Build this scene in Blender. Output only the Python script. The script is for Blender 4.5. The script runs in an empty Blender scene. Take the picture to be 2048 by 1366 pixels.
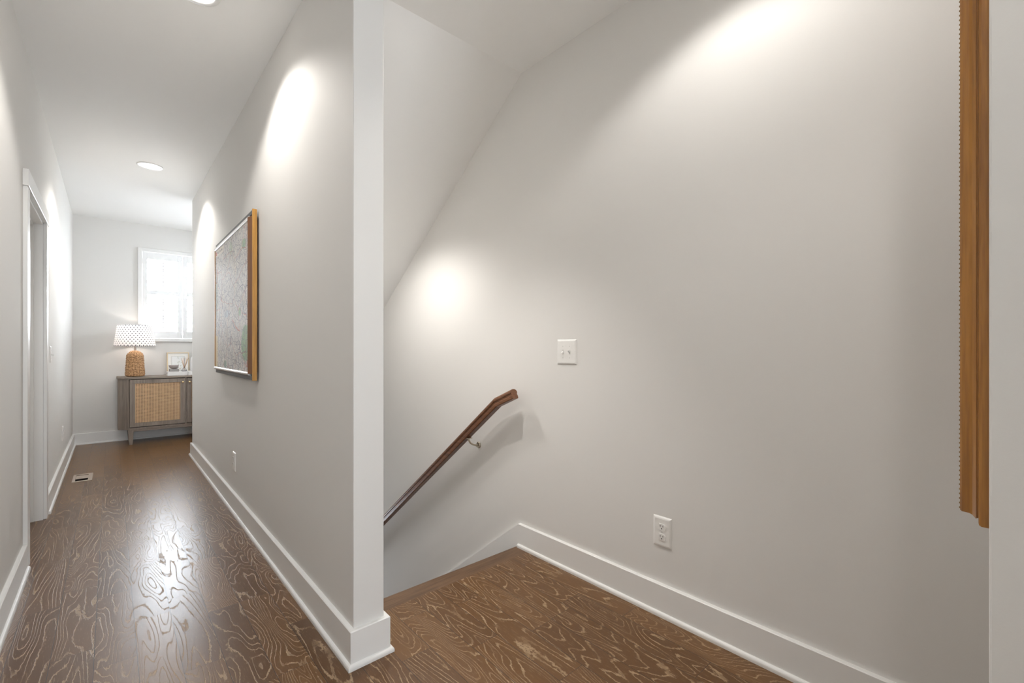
import bpy, bmesh, math, random
from mathutils import Vector, Matrix
random.seed(7)
C = bpy.context.scene.collection
SC = bpy.context.scene
R = math.radians

# ------------------------------------------------------------------ camera, sky, exposure
CAM_Z = 1.145
F_PX, YAW, HORIZON = 902.3, 41.637, 697.8
cd = bpy.data.cameras.new('camera'); cam = bpy.data.objects.new('camera', cd); C.objects.link(cam)
cd.sensor_width = 36.0; cd.lens = F_PX / 2048 * 36.0
cd.shift_y = (HORIZON - 683) / 2048
cd.clip_start = 0.02
cam.location = (0, 0, CAM_Z); cam.rotation_euler = (R(90), 0, R(-YAW))
SC.camera = cam

W = bpy.data.worlds.new('sky'); SC.world = W; W.use_nodes = True
bg = W.node_tree.nodes['Background']
bg.inputs[0].default_value = (0.86, 0.93, 1.0, 1); bg.inputs[1].default_value = 32.0

vs = SC.view_settings
SC.display_settings.display_device = 'sRGB'
vs.view_transform = 'Standard'; vs.look = 'None'; vs.gamma = 1.0; vs.exposure = 0.62
vs.use_curve_mapping = False
cy = SC.cycles
cy.max_bounces = 12; cy.diffuse_bounces = 8; cy.glossy_bounces = 4; cy.transmission_bounces = 6
cy.transparent_max_bounces = 12
cy.use_denoising = True
cy.sample_clamp_indirect = 6.0

DOWN = 25.0            # watts of one recessed downlight
WARM = (1.0, 0.965, 0.92)

# ------------------------------------------------------------------ measured places (metres)
XL, XP, XP2, XR = -0.340, 0.656, 0.773, 1.779      # left wall, partition faces, right wall
YP, YPE, YF = 1.601, 5.934, 7.467                  # partition near end, far end, far wall
H = 2.744                                          # ceiling
YC, SLOPE = 1.918, 0.705                           # crease where the ceiling starts to slope
YN = 1.927                                         # edge of the landing
YB = -2.6                                          # wall behind the camera
XN, YNEAR = 1.0, 0.0309                            # corner of the near wall
BH, BT, ST = 0.1338, 0.0178, 0.0117                # baseboard height, thickness, shoe thickness
PITCH = 0.75

# ------------------------------------------------------------------ helpers
class MB:
    """collects shapes, then links them as one mesh object"""
    def __init__(s): s.bm = bmesh.new(); s.uv = None
    def box(s, x0, x1, y0, y1, z0, z1, bevel=0.0, seg=2):
        b = bmesh.new()
        vs_ = [b.verts.new((x, y, z)) for x in (x0, x1) for y in (y0, y1) for z in (z0, z1)]
        for q in ((0,1,3,2),(4,6,7,5),(0,4,5,1),(2,3,7,6),(0,2,6,4),(1,5,7,3)):
            b.faces.new([vs_[i] for i in q])
        bmesh.ops.recalc_face_normals(b, faces=b.faces)
        if bevel > 0:
            bmesh.ops.bevel(b, geom=list(b.edges), offset=bevel, segments=seg, profile=0.5, affect='EDGES')
        s._merge(b); return s
    def _merge(s, b, M=None):
        if M is not None: bmesh.ops.transform(b, matrix=M, verts=b.verts)
        me = bpy.data.meshes.new('t'); b.to_mesh(me); b.free(); s.bm.from_mesh(me); bpy.data.meshes.remove(me)
    def add(s, other, M=None):
        s._merge(other.bm, M); return s
    def prism(s, pts, axis, a0, a1, bevel=0.0):
        """polygon extruded along an axis; pts are the two other coordinates in x,y,z order"""
        b = bmesh.new()
        def mk(p, a):
            return {'x': (a, p[0], p[1]), 'y': (p[0], a, p[1]), 'z': (p[0], p[1], a)}[axis]
        A = [b.verts.new(mk(p, a0)) for p in pts]; B = [b.verts.new(mk(p, a1)) for p in pts]
        n = len(pts)
        b.faces.new(A); b.faces.new(B[::-1])
        for i in range(n): b.faces.new([A[i], B[i], B[(i+1) % n], A[(i+1) % n]])
        bmesh.ops.recalc_face_normals(b, faces=b.faces)
        if bevel > 0: bmesh.ops.bevel(b, geom=list(b.edges), offset=bevel, segments=2, profile=0.5, affect='EDGES')
        s._merge(b); return s
    def lathe(s, prof, seg=48, cx=0, cy_=0, z0=0, uv=False, cap=False):
        """prof: list of (radius, z)"""
        b = bmesh.new(); uvl = b.loops.layers.uv.new('UVMap') if uv else None
        rows = []
        for (r, z) in prof:
            if r < 1e-6: rows.append([b.verts.new((cx, cy_, z0 + z))])
            else: rows.append([b.verts.new((cx + r*math.cos(2*math.pi*k/seg), cy_ + r*math.sin(2*math.pi*k/seg), z0 + z)) for k in range(seg)])
        n = len(rows)
        for i in range(n-1):
            A, B = rows[i], rows[i+1]
            for k in range(seg):
                k2 = (k+1) % seg
                if len(A) == 1 and len(B) == 1: continue
                if len(A) == 1: f = b.faces.new([A[0], B[k2], B[k]])
                elif len(B) == 1: f = b.faces.new([A[k], A[k2], B[0]])
                else:
                    f = b.faces.new([A[k], A[k2], B[k2], B[k]])
                    if uv:
                        for lp, (uu, vv) in zip(f.loops, ((k, i), (k+1, i), (k+1, i+1), (k, i+1))):
                            lp[uvl].uv = (uu/seg, vv/(n-1))
                f.smooth = True
        if cap:
            if len(rows[0]) > 1: b.faces.new(rows[0][::-1])
            if len(rows[-1]) > 1: b.faces.new(rows[-1])
        s._merge(b); return s
    def tube(s, pts, r, seg=12, cap=True):
        """round tube through 3-D points; r a number or a list"""
        b = bmesh.new(); P = [Vector(p) for p in pts]; n = len(P)
        rr = r if isinstance(r, (list, tuple)) else [r]*n
        rows = []; up = Vector((0, 0, 1)); N = None
        for i in range(n):
            t = (P[min(i+1, n-1)] - P[max(i-1, 0)]).normalized()
            if N is None:
                N = t.cross(up)
                if N.length < 1e-3: N = t.cross(Vector((1, 0, 0)))
                N.normalize()
            else:
                N = (N - t*N.dot(t)).normalized()
            Bn = t.cross(N)
            rows.append([b.verts.new(P[i] + (N*math.cos(2*math.pi*k/seg) + Bn*math.sin(2*math.pi*k/seg))*rr[i]) for k in range(seg)])
        for i in range(n-1):
            for k in range(seg):
                f = b.faces.new([rows[i][k], rows[i][(k+1) % seg], rows[i+1][(k+1) % seg], rows[i+1][k]]); f.smooth = True
        if cap: b.faces.new(rows[0][::-1]); b.faces.new(rows[-1])
        bmesh.ops.recalc_face_normals(b, faces=b.faces)
        s._merge(b); return s
    def sweep(s, path, prof, side=1):
        """profile (offset, z) carried along a polyline in plan with mitred corners; side +1 = to the left of travel"""
        b = bmesh.new(); P = [Vector(p) for p in path]; n = len(P); rows = []
        for i in range(n):
            ds = []
            if i > 0: ds.append((P[i]-P[i-1]).normalized())
            if i < n-1: ds.append((P[i+1]-P[i]).normalized())
            ns = [Vector((-d.y, d.x))*side for d in ds]
            m = ns[0] if len(ns) == 1 else (ns[0]+ns[1]) / (1 + ns[0].dot(ns[1]))
            rows.append([b.verts.new((P[i].x + m.x*o, P[i].y + m.y*o, z)) for (o, z) in prof])
        k = len(prof)
        for i in range(n-1):
            for j in range(k):
                b.faces.new([rows[i][j], rows[i][(j+1) % k], rows[i+1][(j+1) % k], rows[i+1][j]])
        b.faces.new(rows[0]); b.faces.new(rows[-1][::-1])
        bmesh.ops.recalc_face_normals(b, faces=b.faces)
        s._merge(b); return s
    def build(s, name, mat, parent=None, loc=(0, 0, 0), smooth=False):
        me = bpy.data.meshes.new(name); s.bm.to_mesh(me); s.bm.free()
        if smooth:
            for p in me.polygons: p.use_smooth = True
        o = bpy.data.objects.new(name, me); C.objects.link(o)
        for m in (mat if isinstance(mat, (list, tuple)) else [mat]): me.materials.append(m)
        o.location = loc
        if parent is not None: o.parent = parent
        return o

def struct(name, mb, mat, parent=None):
    o = mb.build(name, mat, parent)
    if parent is None: o['kind'] = 'structure'
    return o
def tag(o, label, cat, group=None):
    o['label'] = label; o['category'] = cat
    if group: o['group'] = group
    return o
def thing(name, label, cat, loc=(0, 0, 0), rot=(0, 0, 0), group=None):
    o = bpy.data.objects.new(name, None); C.objects.link(o); o.empty_display_size = 0.05
    o.location = loc; o.rotation_euler = rot
    return tag(o, label, cat, group)
def dup(root, loc, rot=None, label=None, group=None):
    r = root.copy(); C.objects.link(r); r.location = loc
    if rot is not None: r.rotation_euler = rot
    if label: r['label'] = label
    if group: r['group'] = group
    for ch in list(root.children):
        c = ch.copy(); C.objects.link(c); c.parent = r
        for g in list(ch.children):
            d = g.copy(); C.objects.link(d); d.parent = c
    return r

# ------------------------------------------------------------------ materials
class NT:
    def __init__(s, name):
        s.m = bpy.data.materials.new(name); s.m.use_nodes = True; s.t = s.m.node_tree
        s.b = s.t.nodes['Principled BSDF']; s.out = s.t.nodes['Material Output']
    def n(s, typ, **kw):
        x = s.t.nodes.new(typ)
        for k, v in kw.items(): setattr(x, k, v)
        return x
    def put(s, sock, v):
        if hasattr(v, 'is_output'): s.t.links.new(v, sock)
        elif isinstance(v, (tuple, list)):
            sock.default_value = tuple(v) + ((1,) if len(sock.default_value) == 4 and len(v) == 3 else ())
        else: sock.default_value = v
    def math(s, op, a, b=None, c=None, clamp=False):
        x = s.n('ShaderNodeMath', operation=op, use_clamp=clamp); s.put(x.inputs[0], a)
        if b is not None: s.put(x.inputs[1], b)
        if c is not None: s.put(x.inputs[2], c)
        return x.outputs[0]
    def coord(s, which='Object'): return s.n('ShaderNodeTexCoord').outputs[which]
    def sep(s, v):
        x = s.n('ShaderNodeSeparateXYZ'); s.put(x.inputs[0], v); return x.outputs
    def comb(s, a, b, c):
        x = s.n('ShaderNodeCombineXYZ')
        for i, v in enumerate((a, b, c)): s.put(x.inputs[i], v)
        return x.outputs[0]
    def noise(s, v, scale, detail=2.0, rough=0.5, dist=0.0):
        x = s.n('ShaderNodeTexNoise'); s.put(x.inputs['Vector'], v)
        x.inputs['Scale'].default_value = scale; x.inputs['Detail'].default_value = detail
        x.inputs['Roughness'].default_value = rough; x.inputs['Distortion'].default_value = dist
        return x.outputs['Fac']
    def white(s, v, dim='2D'):
        x = s.n('ShaderNodeTexWhiteNoise', noise_dimensions=dim)
        s.put(x.inputs['W' if dim == '1D' else 'Vector'], v); return x.outputs['Value']
    def voro(s, v, scale, feature='F1', rnd=1.0):
        x = s.n('ShaderNodeTexVoronoi', feature=feature); s.put(x.inputs['Vector'], v)
        x.inputs['Scale'].default_value = scale; x.inputs['Randomness'].default_value = rnd
        return x.outputs
    def step(s, v, a, b):
        x = s.n('ShaderNodeMapRange', interpolation_type='SMOOTHSTEP'); s.put(x.inputs[0], v)
        x.inputs[1].default_value = a; x.inputs[2].default_value = b; return x.outputs[0]
    def mix(s, f, a, b):
        x = s.n('ShaderNodeMix', data_type='RGBA'); s.put(x.inputs[0], f); s.put(x.inputs[6], a); s.put(x.inputs[7], b)
        return x.outputs[2]
    def bump(s, h, strength, dist):
        x = s.n('ShaderNodeBump'); x.inputs['Strength'].default_value = strength; x.inputs['Distance'].default_value = dist
        s.put(x.inputs['Height'], h); s.t.links.new(x.outputs[0], s.b.inputs['Normal'])
    def set(s, color=None, rough=None, metal=None, **kw):
        if color is not None: s.put(s.b.inputs['Base Color'], color)
        if rough is not None: s.put(s.b.inputs['Roughness'], rough)
        if metal is not None: s.put(s.b.inputs['Metallic'], metal)
        for k, v in kw.items(): s.put(s.b.inputs[k.replace('_', ' ')], v)
        return s.m

def paint(name, col, rough=0.6, orange=0.12, spec=0.5):
    t = NT(name); co = t.coord()
    h = t.noise(co, 220, 3, 0.6); v = t.noise(co, 1.1, 2)
    dark = tuple(c*0.985 for c in col)
    t.bump(h, orange, 0.0012)
    return t.set(t.mix(v, dark, col), rough, Specular_IOR_Level=spec)
def plain(name, col, rough=0.4, metal=0.0, var=0.06, scale=40, bump=0.0):
    t = NT(name); v = t.noise(t.coord(), scale, 3)
    m = t.set(t.mix(v, tuple(c*(1-var) for c in col), tuple(min(1, c*(1+var)) for c in col)), rough, metal)
    if bump: t.bump(v, bump, 0.001)
    return m
def wood(name, c1, c2, axis='z', scale=1.0, rough=0.42, streak=70):
    t = NT(name); x, y, z = t.sep(t.coord())
    k = {'x': (0.05, 1, 1), 'y': (1, 0.05, 1), 'z': (1, 1, 0.05)}[axis]
    v = t.comb(t.math('MULTIPLY', x, k[0]), t.math('MULTIPLY', y, k[1]), t.math('MULTIPLY', z, k[2]))
    g = t.noise(v, streak*scale, 4, 0.6, 0.3); fine = t.noise(v, streak*5*scale, 2)
    f = t.math('ADD', t.math('MULTIPLY', g, 0.75), t.math('MULTIPLY', fine, 0.35))
    t.bump(fine, 0.12, 0.001)
    return t.set(t.mix(t.step(f, 0.32, 0.75), c1, c2), rough)
def floor_mat():
    t = NT('floor_oak'); x, y, z = t.sep(t.coord()); w, L = 0.1203, 0.62
    px = t.math('DIVIDE', t.math('SUBTRACT', x, 0.0735 - 20*w), w)
    row = t.math('FLOOR', px); fx = t.math('FRACT', px)
    r1 = t.white(row, '1D')
    py = t.math('ADD', t.math('DIVIDE', y, L), t.math('MULTIPLY_ADD', r1, 9.0, 20.0))
    idx = t.math('FLOOR', py); fy = t.math('FRACT', py)
    pid = t.white(t.comb(row, idx, 0.0), '2D'); pid2 = t.white(t.comb(idx, row, 0.0), '2D')
    # cathedral figure: contour lines of a stretched noise, another cut of it in every board
    stretch = t.math('MULTIPLY_ADD', pid2, 0.16, 0.10)
    v = t.comb(t.math('MULTIPLY_ADD', pid, 37.0, x), t.math('MULTIPLY_ADD', pid2, 53.0, t.math('MULTIPLY', y, stretch)), t.math('MULTIPLY', pid, 11.0))
    n = t.noise(v, 7.5, 1.6, 0.5, 0.2)
    jag = t.noise(t.comb(t.math('MULTIPLY', x, 1.0), t.math('MULTIPLY', y, 0.35), pid), 150, 3, 0.65)
    rings = t.math('MULTIPLY_ADD', n, t.math('MULTIPLY_ADD', pid, 16.0, 17.0), t.math('MULTIPLY', jag, 0.62))
    rings = t.math('MULTIPLY_ADD', fx, t.math('MULTIPLY_ADD', pid2, 9.0, -4.5), rings)
    fr = t.math('ABSOLUTE', t.math('SUBTRACT', t.math('FRACT', rings), 0.5))
    line = t.math('SUBTRACT', 1.0, t.step(fr, 0.025, 0.115))
    patch = t.step(t.noise(t.comb(x, t.math('MULTIPLY', y, 0.4), pid2), 30, 2), 0.3, 0.62)
    line = t.math('MULTIPLY', line, t.math('MULTIPLY_ADD', patch, 0.7, 0.3))
    pore = t.step(t.noise(t.comb(t.math('MULTIPLY', x, 1.0), t.math('MULTIPLY', y, 0.05), pid), 420, 2, 0.6), 0.60, 0.74)
    seam = t.math('MAXIMUM', t.math('LESS_THAN', t.math('MULTIPLY', t.math('MINIMUM', fx, t.math('SUBTRACT', 1.0, fx)), w), 0.0009),
                  t.math('LESS_THAN', t.math('MULTIPLY', fy, L), 0.0014))
    base = t.mix(pid, FLOOR_A, FLOOR_B)
    base = t.mix(t.math('MULTIPLY', t.noise(v, 24, 3), 0.55), base, FLOOR_C)
    col = t.mix(t.math('MULTIPLY', pore, 0.35), base, FLOOR_LINE)
    col = t.mix(t.math('MULTIPLY', line, 0.68), col, FLOOR_LINE)
    col = t.mix(seam, col, (0.02, 0.012, 0.008))
    hgt = t.math('SUBTRACT', t.math('SUBTRACT', 1.0, t.math('MULTIPLY', line, 0.8)), seam)
    t.bump(t.math('ADD', hgt, t.math('MULTIPLY', t.noise(v, 3.0, 1), 0.3)), 0.35, 0.0012)
    return t.set(col, t.math('MULTIPLY_ADD', line, 0.22, 0.295), Specular_IOR_Level=0.55)
FLOOR_A, FLOOR_B, FLOOR_C, FLOOR_LINE = (0.108, 0.047, 0.013), (0.172, 0.080, 0.023), (0.066, 0.027, 0.007), (0.44, 0.31, 0.18)

M = {}
M['wall'] = paint('wall_paint', (0.735, 0.723, 0.702), 0.85, 0.12, 0.15)
M['ceiling'] = paint('ceiling_paint', (0.87, 0.865, 0.85), 0.85, 0.08, 0.15)
M['trim'] = paint('white_trim_paint', (0.80, 0.795, 0.78), 0.32, 0.03)
M['floor'] = floor_mat()
M['nosing'] = wood('nosing_oak', (0.085, 0.045, 0.022), (0.17, 0.095, 0.05), 'x', rough=0.4)
M['rail'] = wood('handrail_wood', (0.075, 0.028, 0.012), (0.19, 0.078, 0.032), 'y', rough=0.36)
M['rail_end'] = wood('handrail_fitting_wood', (0.10, 0.04, 0.018), (0.23, 0.10, 0.045), 'y', rough=0.36)
M['honey'] = wood('honey_oak', (0.22, 0.085, 0.012), (0.40, 0.175, 0.03), 'z', rough=0.38, streak=55)
M['golden'] = wood('golden_oak', (0.36, 0.17, 0.03), (0.58, 0.30, 0.065), 'z', rough=0.38, streak=55)
M['inner_brown'] = wood('dark_inner_wood', (0.13, 0.045, 0.008), (0.24, 0.085, 0.016), 'z', rough=0.45)
M['greywood'] = wood('grey_washed_wood', (0.17, 0.135, 0.11), (0.29, 0.24, 0.20), 'z', rough=0.5, streak=40)
M['greywood_h'] = wood('grey_washed_wood_across', (0.17, 0.135, 0.11), (0.29, 0.24, 0.20), 'x', rough=0.5, streak=40)
M['plastic'] = plain('white_plastic', (0.80, 0.79, 0.77), 0.3)
M['slot'] = plain('dark_slot', (0.015, 0.014, 0.013), 0.6)
M['screw'] = plain('painted_screw', (0.62, 0.61, 0.59), 0.35, 0.3)
M['nickel'] = plain('satin_nickel', (0.62, 0.56, 0.46), 0.28, 1.0)
M['brass'] = plain('brass', (0.80, 0.62, 0.36), 0.25, 1.0)
M['silver'] = plain('silver_rail', (0.72, 0.70, 0.68), 0.32, 0.85)
M['gunmetal'] = plain('grey_rail_back', (0.13, 0.125, 0.13), 0.5, 0.3)
M['black'] = plain('interior_shade_black', (0.006, 0.006, 0.006), 0.9)
M['gilt'] = plain('gilt_beads', (0.34, 0.20, 0.075), 0.22, 0.6, var=0.5, scale=400)
M['goldframe'] = plain('pale_gold_frame', (0.52, 0.41, 0.27), 0.35, 0.5)
M['mat'] = plain('picture_mat', (0.80, 0.79, 0.76), 0.7)
M['stone'] = plain('grey_stone', (0.30, 0.285, 0.275), 0.75, var=0.25, scale=180, bump=0.4)
M['bowl'] = plain('rough_grey_bowl', (0.36, 0.32, 0.31), 0.8, var=0.3, scale=160, bump=0.5)
M['whitebox'] = plain('white_lacquer', (0.78, 0.77, 0.76), 0.35)
M['ceramic'] = plain('white_ceramic', (0.84, 0.83, 0.83), 0.2)
M['reed'] = plain('rattan_reed', (0.60, 0.36, 0.20), 0.6)
M['reed_dark'] = plain('dark_reed', (0.16, 0.10, 0.07), 0.6)
M['vent'] = plain('beige_register', (0.42, 0.34, 0.28), 0.45)
M['vent_in'] = plain('register_duct', (0.035, 0.022, 0.014), 0.7)
def lens_mat():
    t = NT('lit_lens'); v = t.noise(t.coord(), 30, 1)
    return t.set((0.9, 0.9, 0.88), 0.4, Emission_Color=(1.0, 0.95, 0.88), Emission_Strength=t.math('MULTIPLY_ADD', v, 0.5, 6.0))
M['lens'] = lens_mat()
def glass_mat():
    t = NT('window_glass'); tr = t.n('ShaderNodeBsdfTransparent'); gl = t.n('ShaderNodeBsdfGlossy'); gl.inputs['Roughness'].default_value = 0.02
    fr = t.n('ShaderNodeFresnel'); mx = t.n('ShaderNodeMixShader')
    t.put(mx.inputs[0], t.math('MULTIPLY', fr.outputs[0], 0.6))
    t.t.links.new(tr.outputs[0], mx.inputs[1]); t.t.links.new(gl.outputs[0], mx.inputs[2]); t.t.links.new(mx.outputs[0], t.out.inputs[0])
    return t.m
M['glass'] = glass_mat()
def louver_mat():
    t = NT('shutter_white'); v = t.noise(t.coord(), 20, 2)
    t.set(t.mix(v, (0.82, 0.82, 0.82), (0.86, 0.86, 0.86)), 0.35)
    return t.m
M['shutter'] = louver_mat()
def cane_mat():
    t = NT('woven_cane'); x, y, z = t.sep(t.coord()); p = 0.0148
    fx = t.math('FRACT', t.math('DIVIDE', x, p)); fz = t.math('FRACT', t.math('DIVIDE', z, p))
    d = t.math('MAXIMUM', t.math('ABSOLUTE', t.math('SUBTRACT', fx, 0.5)), t.math('ABSOLUTE', t.math('SUBTRACT', fz, 0.5)))
    hole = t.math('LESS_THAN', d, 0.24)
    n = t.noise(t.coord(), 22, 3); n2 = t.noise(t.coord(), 240, 2)
    col = t.mix(n, (0.50, 0.29, 0.15), (0.72, 0.48, 0.28)); col = t.mix(t.math('MULTIPLY', n2, 0.5), col, (0.78, 0.56, 0.36))
    t.set(col, 0.55); t.bump(t.math('SINE', t.math('MULTIPLY', x, 2*math.pi/p*2)), 0.3, 0.001)
    tr = t.n('ShaderNodeBsdfTransparent'); mx = t.n('ShaderNodeMixShader'); t.put(mx.inputs[0], hole)
    t.t.links.new(t.b.outputs[0], mx.inputs[1]); t.t.links.new(tr.outputs[0], mx.inputs[2]); t.t.links.new(mx.outputs[0], t.out.inputs[0])
    return t.m
M['cane'] = cane_mat()
def wicker_mat():
    t = NT('woven_seagrass'); x, y, z = t.sep(t.coord())
    a = t.math('ARCTAN2', y, x)
    v = t.comb(t.math('MULTIPLY', a, 3.0), t.math('MULTIPLY', z, 34.0), 0.0)
    n = t.noise(v, 2.2, 3, 0.6); n2 = t.noise(v, 7, 2)
    f = t.math('ADD', t.math('MULTIPLY', n, 0.7), t.math('MULTIPLY', n2, 0.35))
    t.set(t.mix(t.step(f, 0.38, 0.66), (0.16, 0.07, 0.025), (0.66, 0.40, 0.20)), 0.7); t.bump(n2, 0.6, 0.005)
    return t.m
M['wicker'] = wicker_mat()
def shade_mat():
    t = NT('dotted_shade_fabric'); u, v, _ = t.sep(t.coord('UV'))
    U = t.math('MULTIPLY', u, 34.0); V = t.math('MULTIPLY', v, 11.0)
    row = t.math('FLOOR', V); U2 = t.math('ADD', U, t.math('MULTIPLY', row, 0.5))
    fx = t.math('SUBTRACT', t.math('FRACT', U2), 0.5); fy = t.math('SUBTRACT', t.math('FRACT', V), 0.5)
    d = t.math('SQRT', t.math('ADD', t.math('POWER', t.math('MULTIPLY', fx, 1.25), 2.0), t.math('POWER', t.math('MULTIPLY', fy, 0.85), 2.0)))
    dot = t.math('SUBTRACT', 1.0, t.step(d, 0.17, 0.25))
    edge = t.math('GREATER_THAN', t.math('ABSOLUTE', t.math('SUBTRACT', v, 0.5)), 0.478)
    dash = t.math('GREATER_THAN', t.math('FRACT', t.math('MULTIPLY', u, 60.0)), 0.35)
    dark = t.math('MAXIMUM', dot, t.math('MULTIPLY', edge, dash))
    col = t.mix(dark, (0.86, 0.84, 0.82), (0.035, 0.04, 0.06))
    df = t.n('ShaderNodeBsdfDiffuse'); tl = t.n('ShaderNodeBsdfTranslucent'); mx = t.n('ShaderNodeMixShader'); mx.inputs[0].default_value = 0.45
    t.put(df.inputs[0], col); t.put(tl.inputs[0], col)
    t.t.links.new(df.outputs[0], mx.inputs[1]); t.t.links.new(tl.outputs[0], mx.inputs[2]); t.t.links.new(mx.outputs[0], t.out.inputs[0])
    return t.m
M['shade'] = shade_mat()
def map_mat():
    """road map: object space of the sheet, y 0..1 across (from the camera side), z 0..1 up"""
    t = NT('printed_road_map'); x, y, z = t.sep(t.coord('Generated'))
    u = t.math('SUBTRACT', 1.0, y); v = z                      # u to the right as one faces the map from the hall
    p = t.comb(u, v, 0.0)
    col = t.mix(t.noise(p, 3.0, 3), (0.80, 0.77, 0.72), (0.74, 0.74, 0.72))
    col = t.mix(t.math('MULTIPLY', t.step(t.noise(p, 5.5, 2), 0.52, 0.66), 0.5), col, (0.76, 0.72, 0.62))
    def blob(c, cu, cv, ru, rv, k=1.0):
        du = t.math('DIVIDE', t.math('SUBTRACT', u, cu), ru); dv = t.math('DIVIDE', t.math('SUBTRACT', v, cv), rv)
        wob = t.math('MULTIPLY_ADD', t.noise(p, 9, 3), 1.2, -0.6)
        d = t.math('ADD', t.math('ADD', t.math('MULTIPLY', du, du), t.math('MULTIPLY', dv, dv)), wob)
        return t.mix(t.math('MULTIPLY', t.math('SUBTRACT', 1.0, t.step(d, 0.75, 1.0)), k), col, c)
    col = blob((0.40, 0.58, 0.38), 0.93, 0.20, 0.13, 0.13)
    col = blob((0.42, 0.60, 0.42), 0.86, 0.86, 0.055, 0.035)
    col = blob((0.50, 0.62, 0.48), 0.52, 0.90, 0.05, 0.05, 0.7)
    col = blob((0.42, 0.60, 0.42), 0.76, 0.42, 0.03, 0.03)
    col = blob((0.42, 0.58, 0.46), 0.34, 0.05, 0.05, 0.03)
    col = blob((0.52, 0.62, 0.68), 0.40, 0.43, 0.09, 0.03, 0.7)
    col = blob((0.54, 0.62, 0.52), 0.05, 0.62, 0.04, 0.2, 0.7)
    warp = t.n('ShaderNodeVectorMath', operation='ADD'); t.put(warp.inputs[0], p)
    nz = t.noise(p, 5, 2); t.put(warp.inputs[1], t.comb(t.math('MULTIPLY', nz, 0.13), t.math('MULTIPLY', nz, 0.1), 0.0))
    def roads(scale, wid, c, k, off):
        nonlocal col
        a = t.n('ShaderNodeVectorMath', operation='ADD'); t.put(a.inputs[0], warp.outputs[0]); a.inputs[1].default_value = (off, off*0.7, 0)
        d = t.voro(a.outputs[0], scale, 'DISTANCE_TO_EDGE')['Distance']
        col = t.mix(t.math('MULTIPLY', t.math('SUBTRACT', 1.0, t.step(d, wid*0.5, wid)), k), col, c)
    roads(46, 0.09, (0.34, 0.33, 0.36), 0.5, 1.3)
    roads(19, 0.045, (0.20, 0.21, 0.28), 0.6, 2.1)
    roads(7, 0.014, (0.16, 0.16, 0.24), 0.85, 4.4)
    roads(4.2, 0.008, (0.50, 0.14, 0.11), 0.8, 7.7)
    text = t.math('MULTIPLY', t.step(t.noise(t.comb(u, t.math('MULTIPLY', v, 2.6), 0.0), 120, 3), 0.55, 0.60), t.step(t.noise(p, 16, 2), 0.40, 0.5))
    col = t.mix(t.math('MULTIPLY', text, 0.75), col, (0.12, 0.12, 0.15))
    def rect(c, u0, u1, v0, v1, k=1.0):
        m = t.math('MULTIPLY', t.math('MULTIPLY', t.math('GREATER_THAN', u, u0), t.math('LESS_THAN', u, u1)),
                   t.math('MULTIPLY', t.math('GREATER_THAN', v, v0), t.math('LESS_THAN', v, v1)))
        return t.mix(t.math('MULTIPLY', m, k), col, c)
    col = rect((0.72, 0.62, 0.44), 0.0, 0.075, 0.0, 0.27)
    col = rect((0.74, 0.70, 0.64), 0.0, 0.28, 0.925, 0.975)
    col = rect((0.5, 0.08, 0.07), 0.02, 0.05, 0.935, 0.965)
    ink = t.step(t.noise(t.comb(u, t.math('MULTIPLY', v, 0.3), 0.0), 75, 2), 0.5, 0.56)
    m = t.math('MULTIPLY', ink, 0.85)
    c2 = t.mix(m, col, (0.10, 0.10, 0.12)); keep = col; col = c2
    sel = t.math('MULTIPLY', t.math('MULTIPLY', t.math('GREATER_THAN', u, 0.07), t.math('LESS_THAN', u, 0.25)),
                 t.math('MULTIPLY', t.math('GREATER_THAN', v, 0.942), t.math('LESS_THAN', v, 0.960)))
    col = t.mix(sel, keep, c2)
    return t.set(col, 0.5)
M['map'] = map_mat()
def botanic_mat():
    t = NT('botanical_print'); x, y, z = t.sep(t.coord('Generated')); p = t.comb(x, z, 0.0)
    col = t.mix(t.noise(p, 4, 2), (0.72, 0.74, 0.74), (0.78, 0.78, 0.77))
    lv = t.voro(p, 9)['Distance']
    dx = t.math('SUBTRACT', x, t.math('MULTIPLY_ADD', t.noise(p, 3, 1), 0.3, 0.42))
    near = t.math('SUBTRACT', 1.0, t.step(t.math('ABSOLUTE', dx), 0.16, 0.24))
    leaf = t.math('MULTIPLY', t.math('SUBTRACT', 1.0, t.step(lv, 0.26, 0.36)), near)
    col = t.mix(t.math('MULTIPLY', leaf, 0.85), col, (0.34, 0.38, 0.26))
    fl = t.math('MULTIPLY', t.math('SUBTRACT', 1.0, t.step(t.voro(p, 5)['Distance'], 0.12, 0.2)), near)
    col = t.mix(fl, col, (0.66, 0.50, 0.38))
    return t.set(col, 0.6)
M['print'] = botanic_mat()

# ------------------------------------------------------------------ the setting
VX0, VX1, VY0, VY1 = -0.236, -0.148, 5.40, 5.655      # hole of the floor register
fl = MB()
def fbox(x0, x1, y0, y1): fl.box(x0, x1, y0, y1, -0.20, 0.0)
fbox(XL-0.12, VX0, YB, YF); fbox(VX1, XP, YB, YF); fbox(VX0, VX1, YB, VY0); fbox(VX0, VX1, VY1, YF)
fbox(XP, XR, YB, YP); fbox(XP2, XR, YP, YN-0.085); fbox(XP, XR, YPE, YF)
struct('floor', fl, M['floor'])
nz = MB().prism([(YN-0.085, 0.0), (YN+0.012, 0.0), (YN+0.020, -0.008), (YN+0.020, -0.018), (YN+0.012, -0.026), (YN-0.085, -0.026)], 'x', XP2, XR)
struct('trim_1', nz, M['nosing'])

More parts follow.
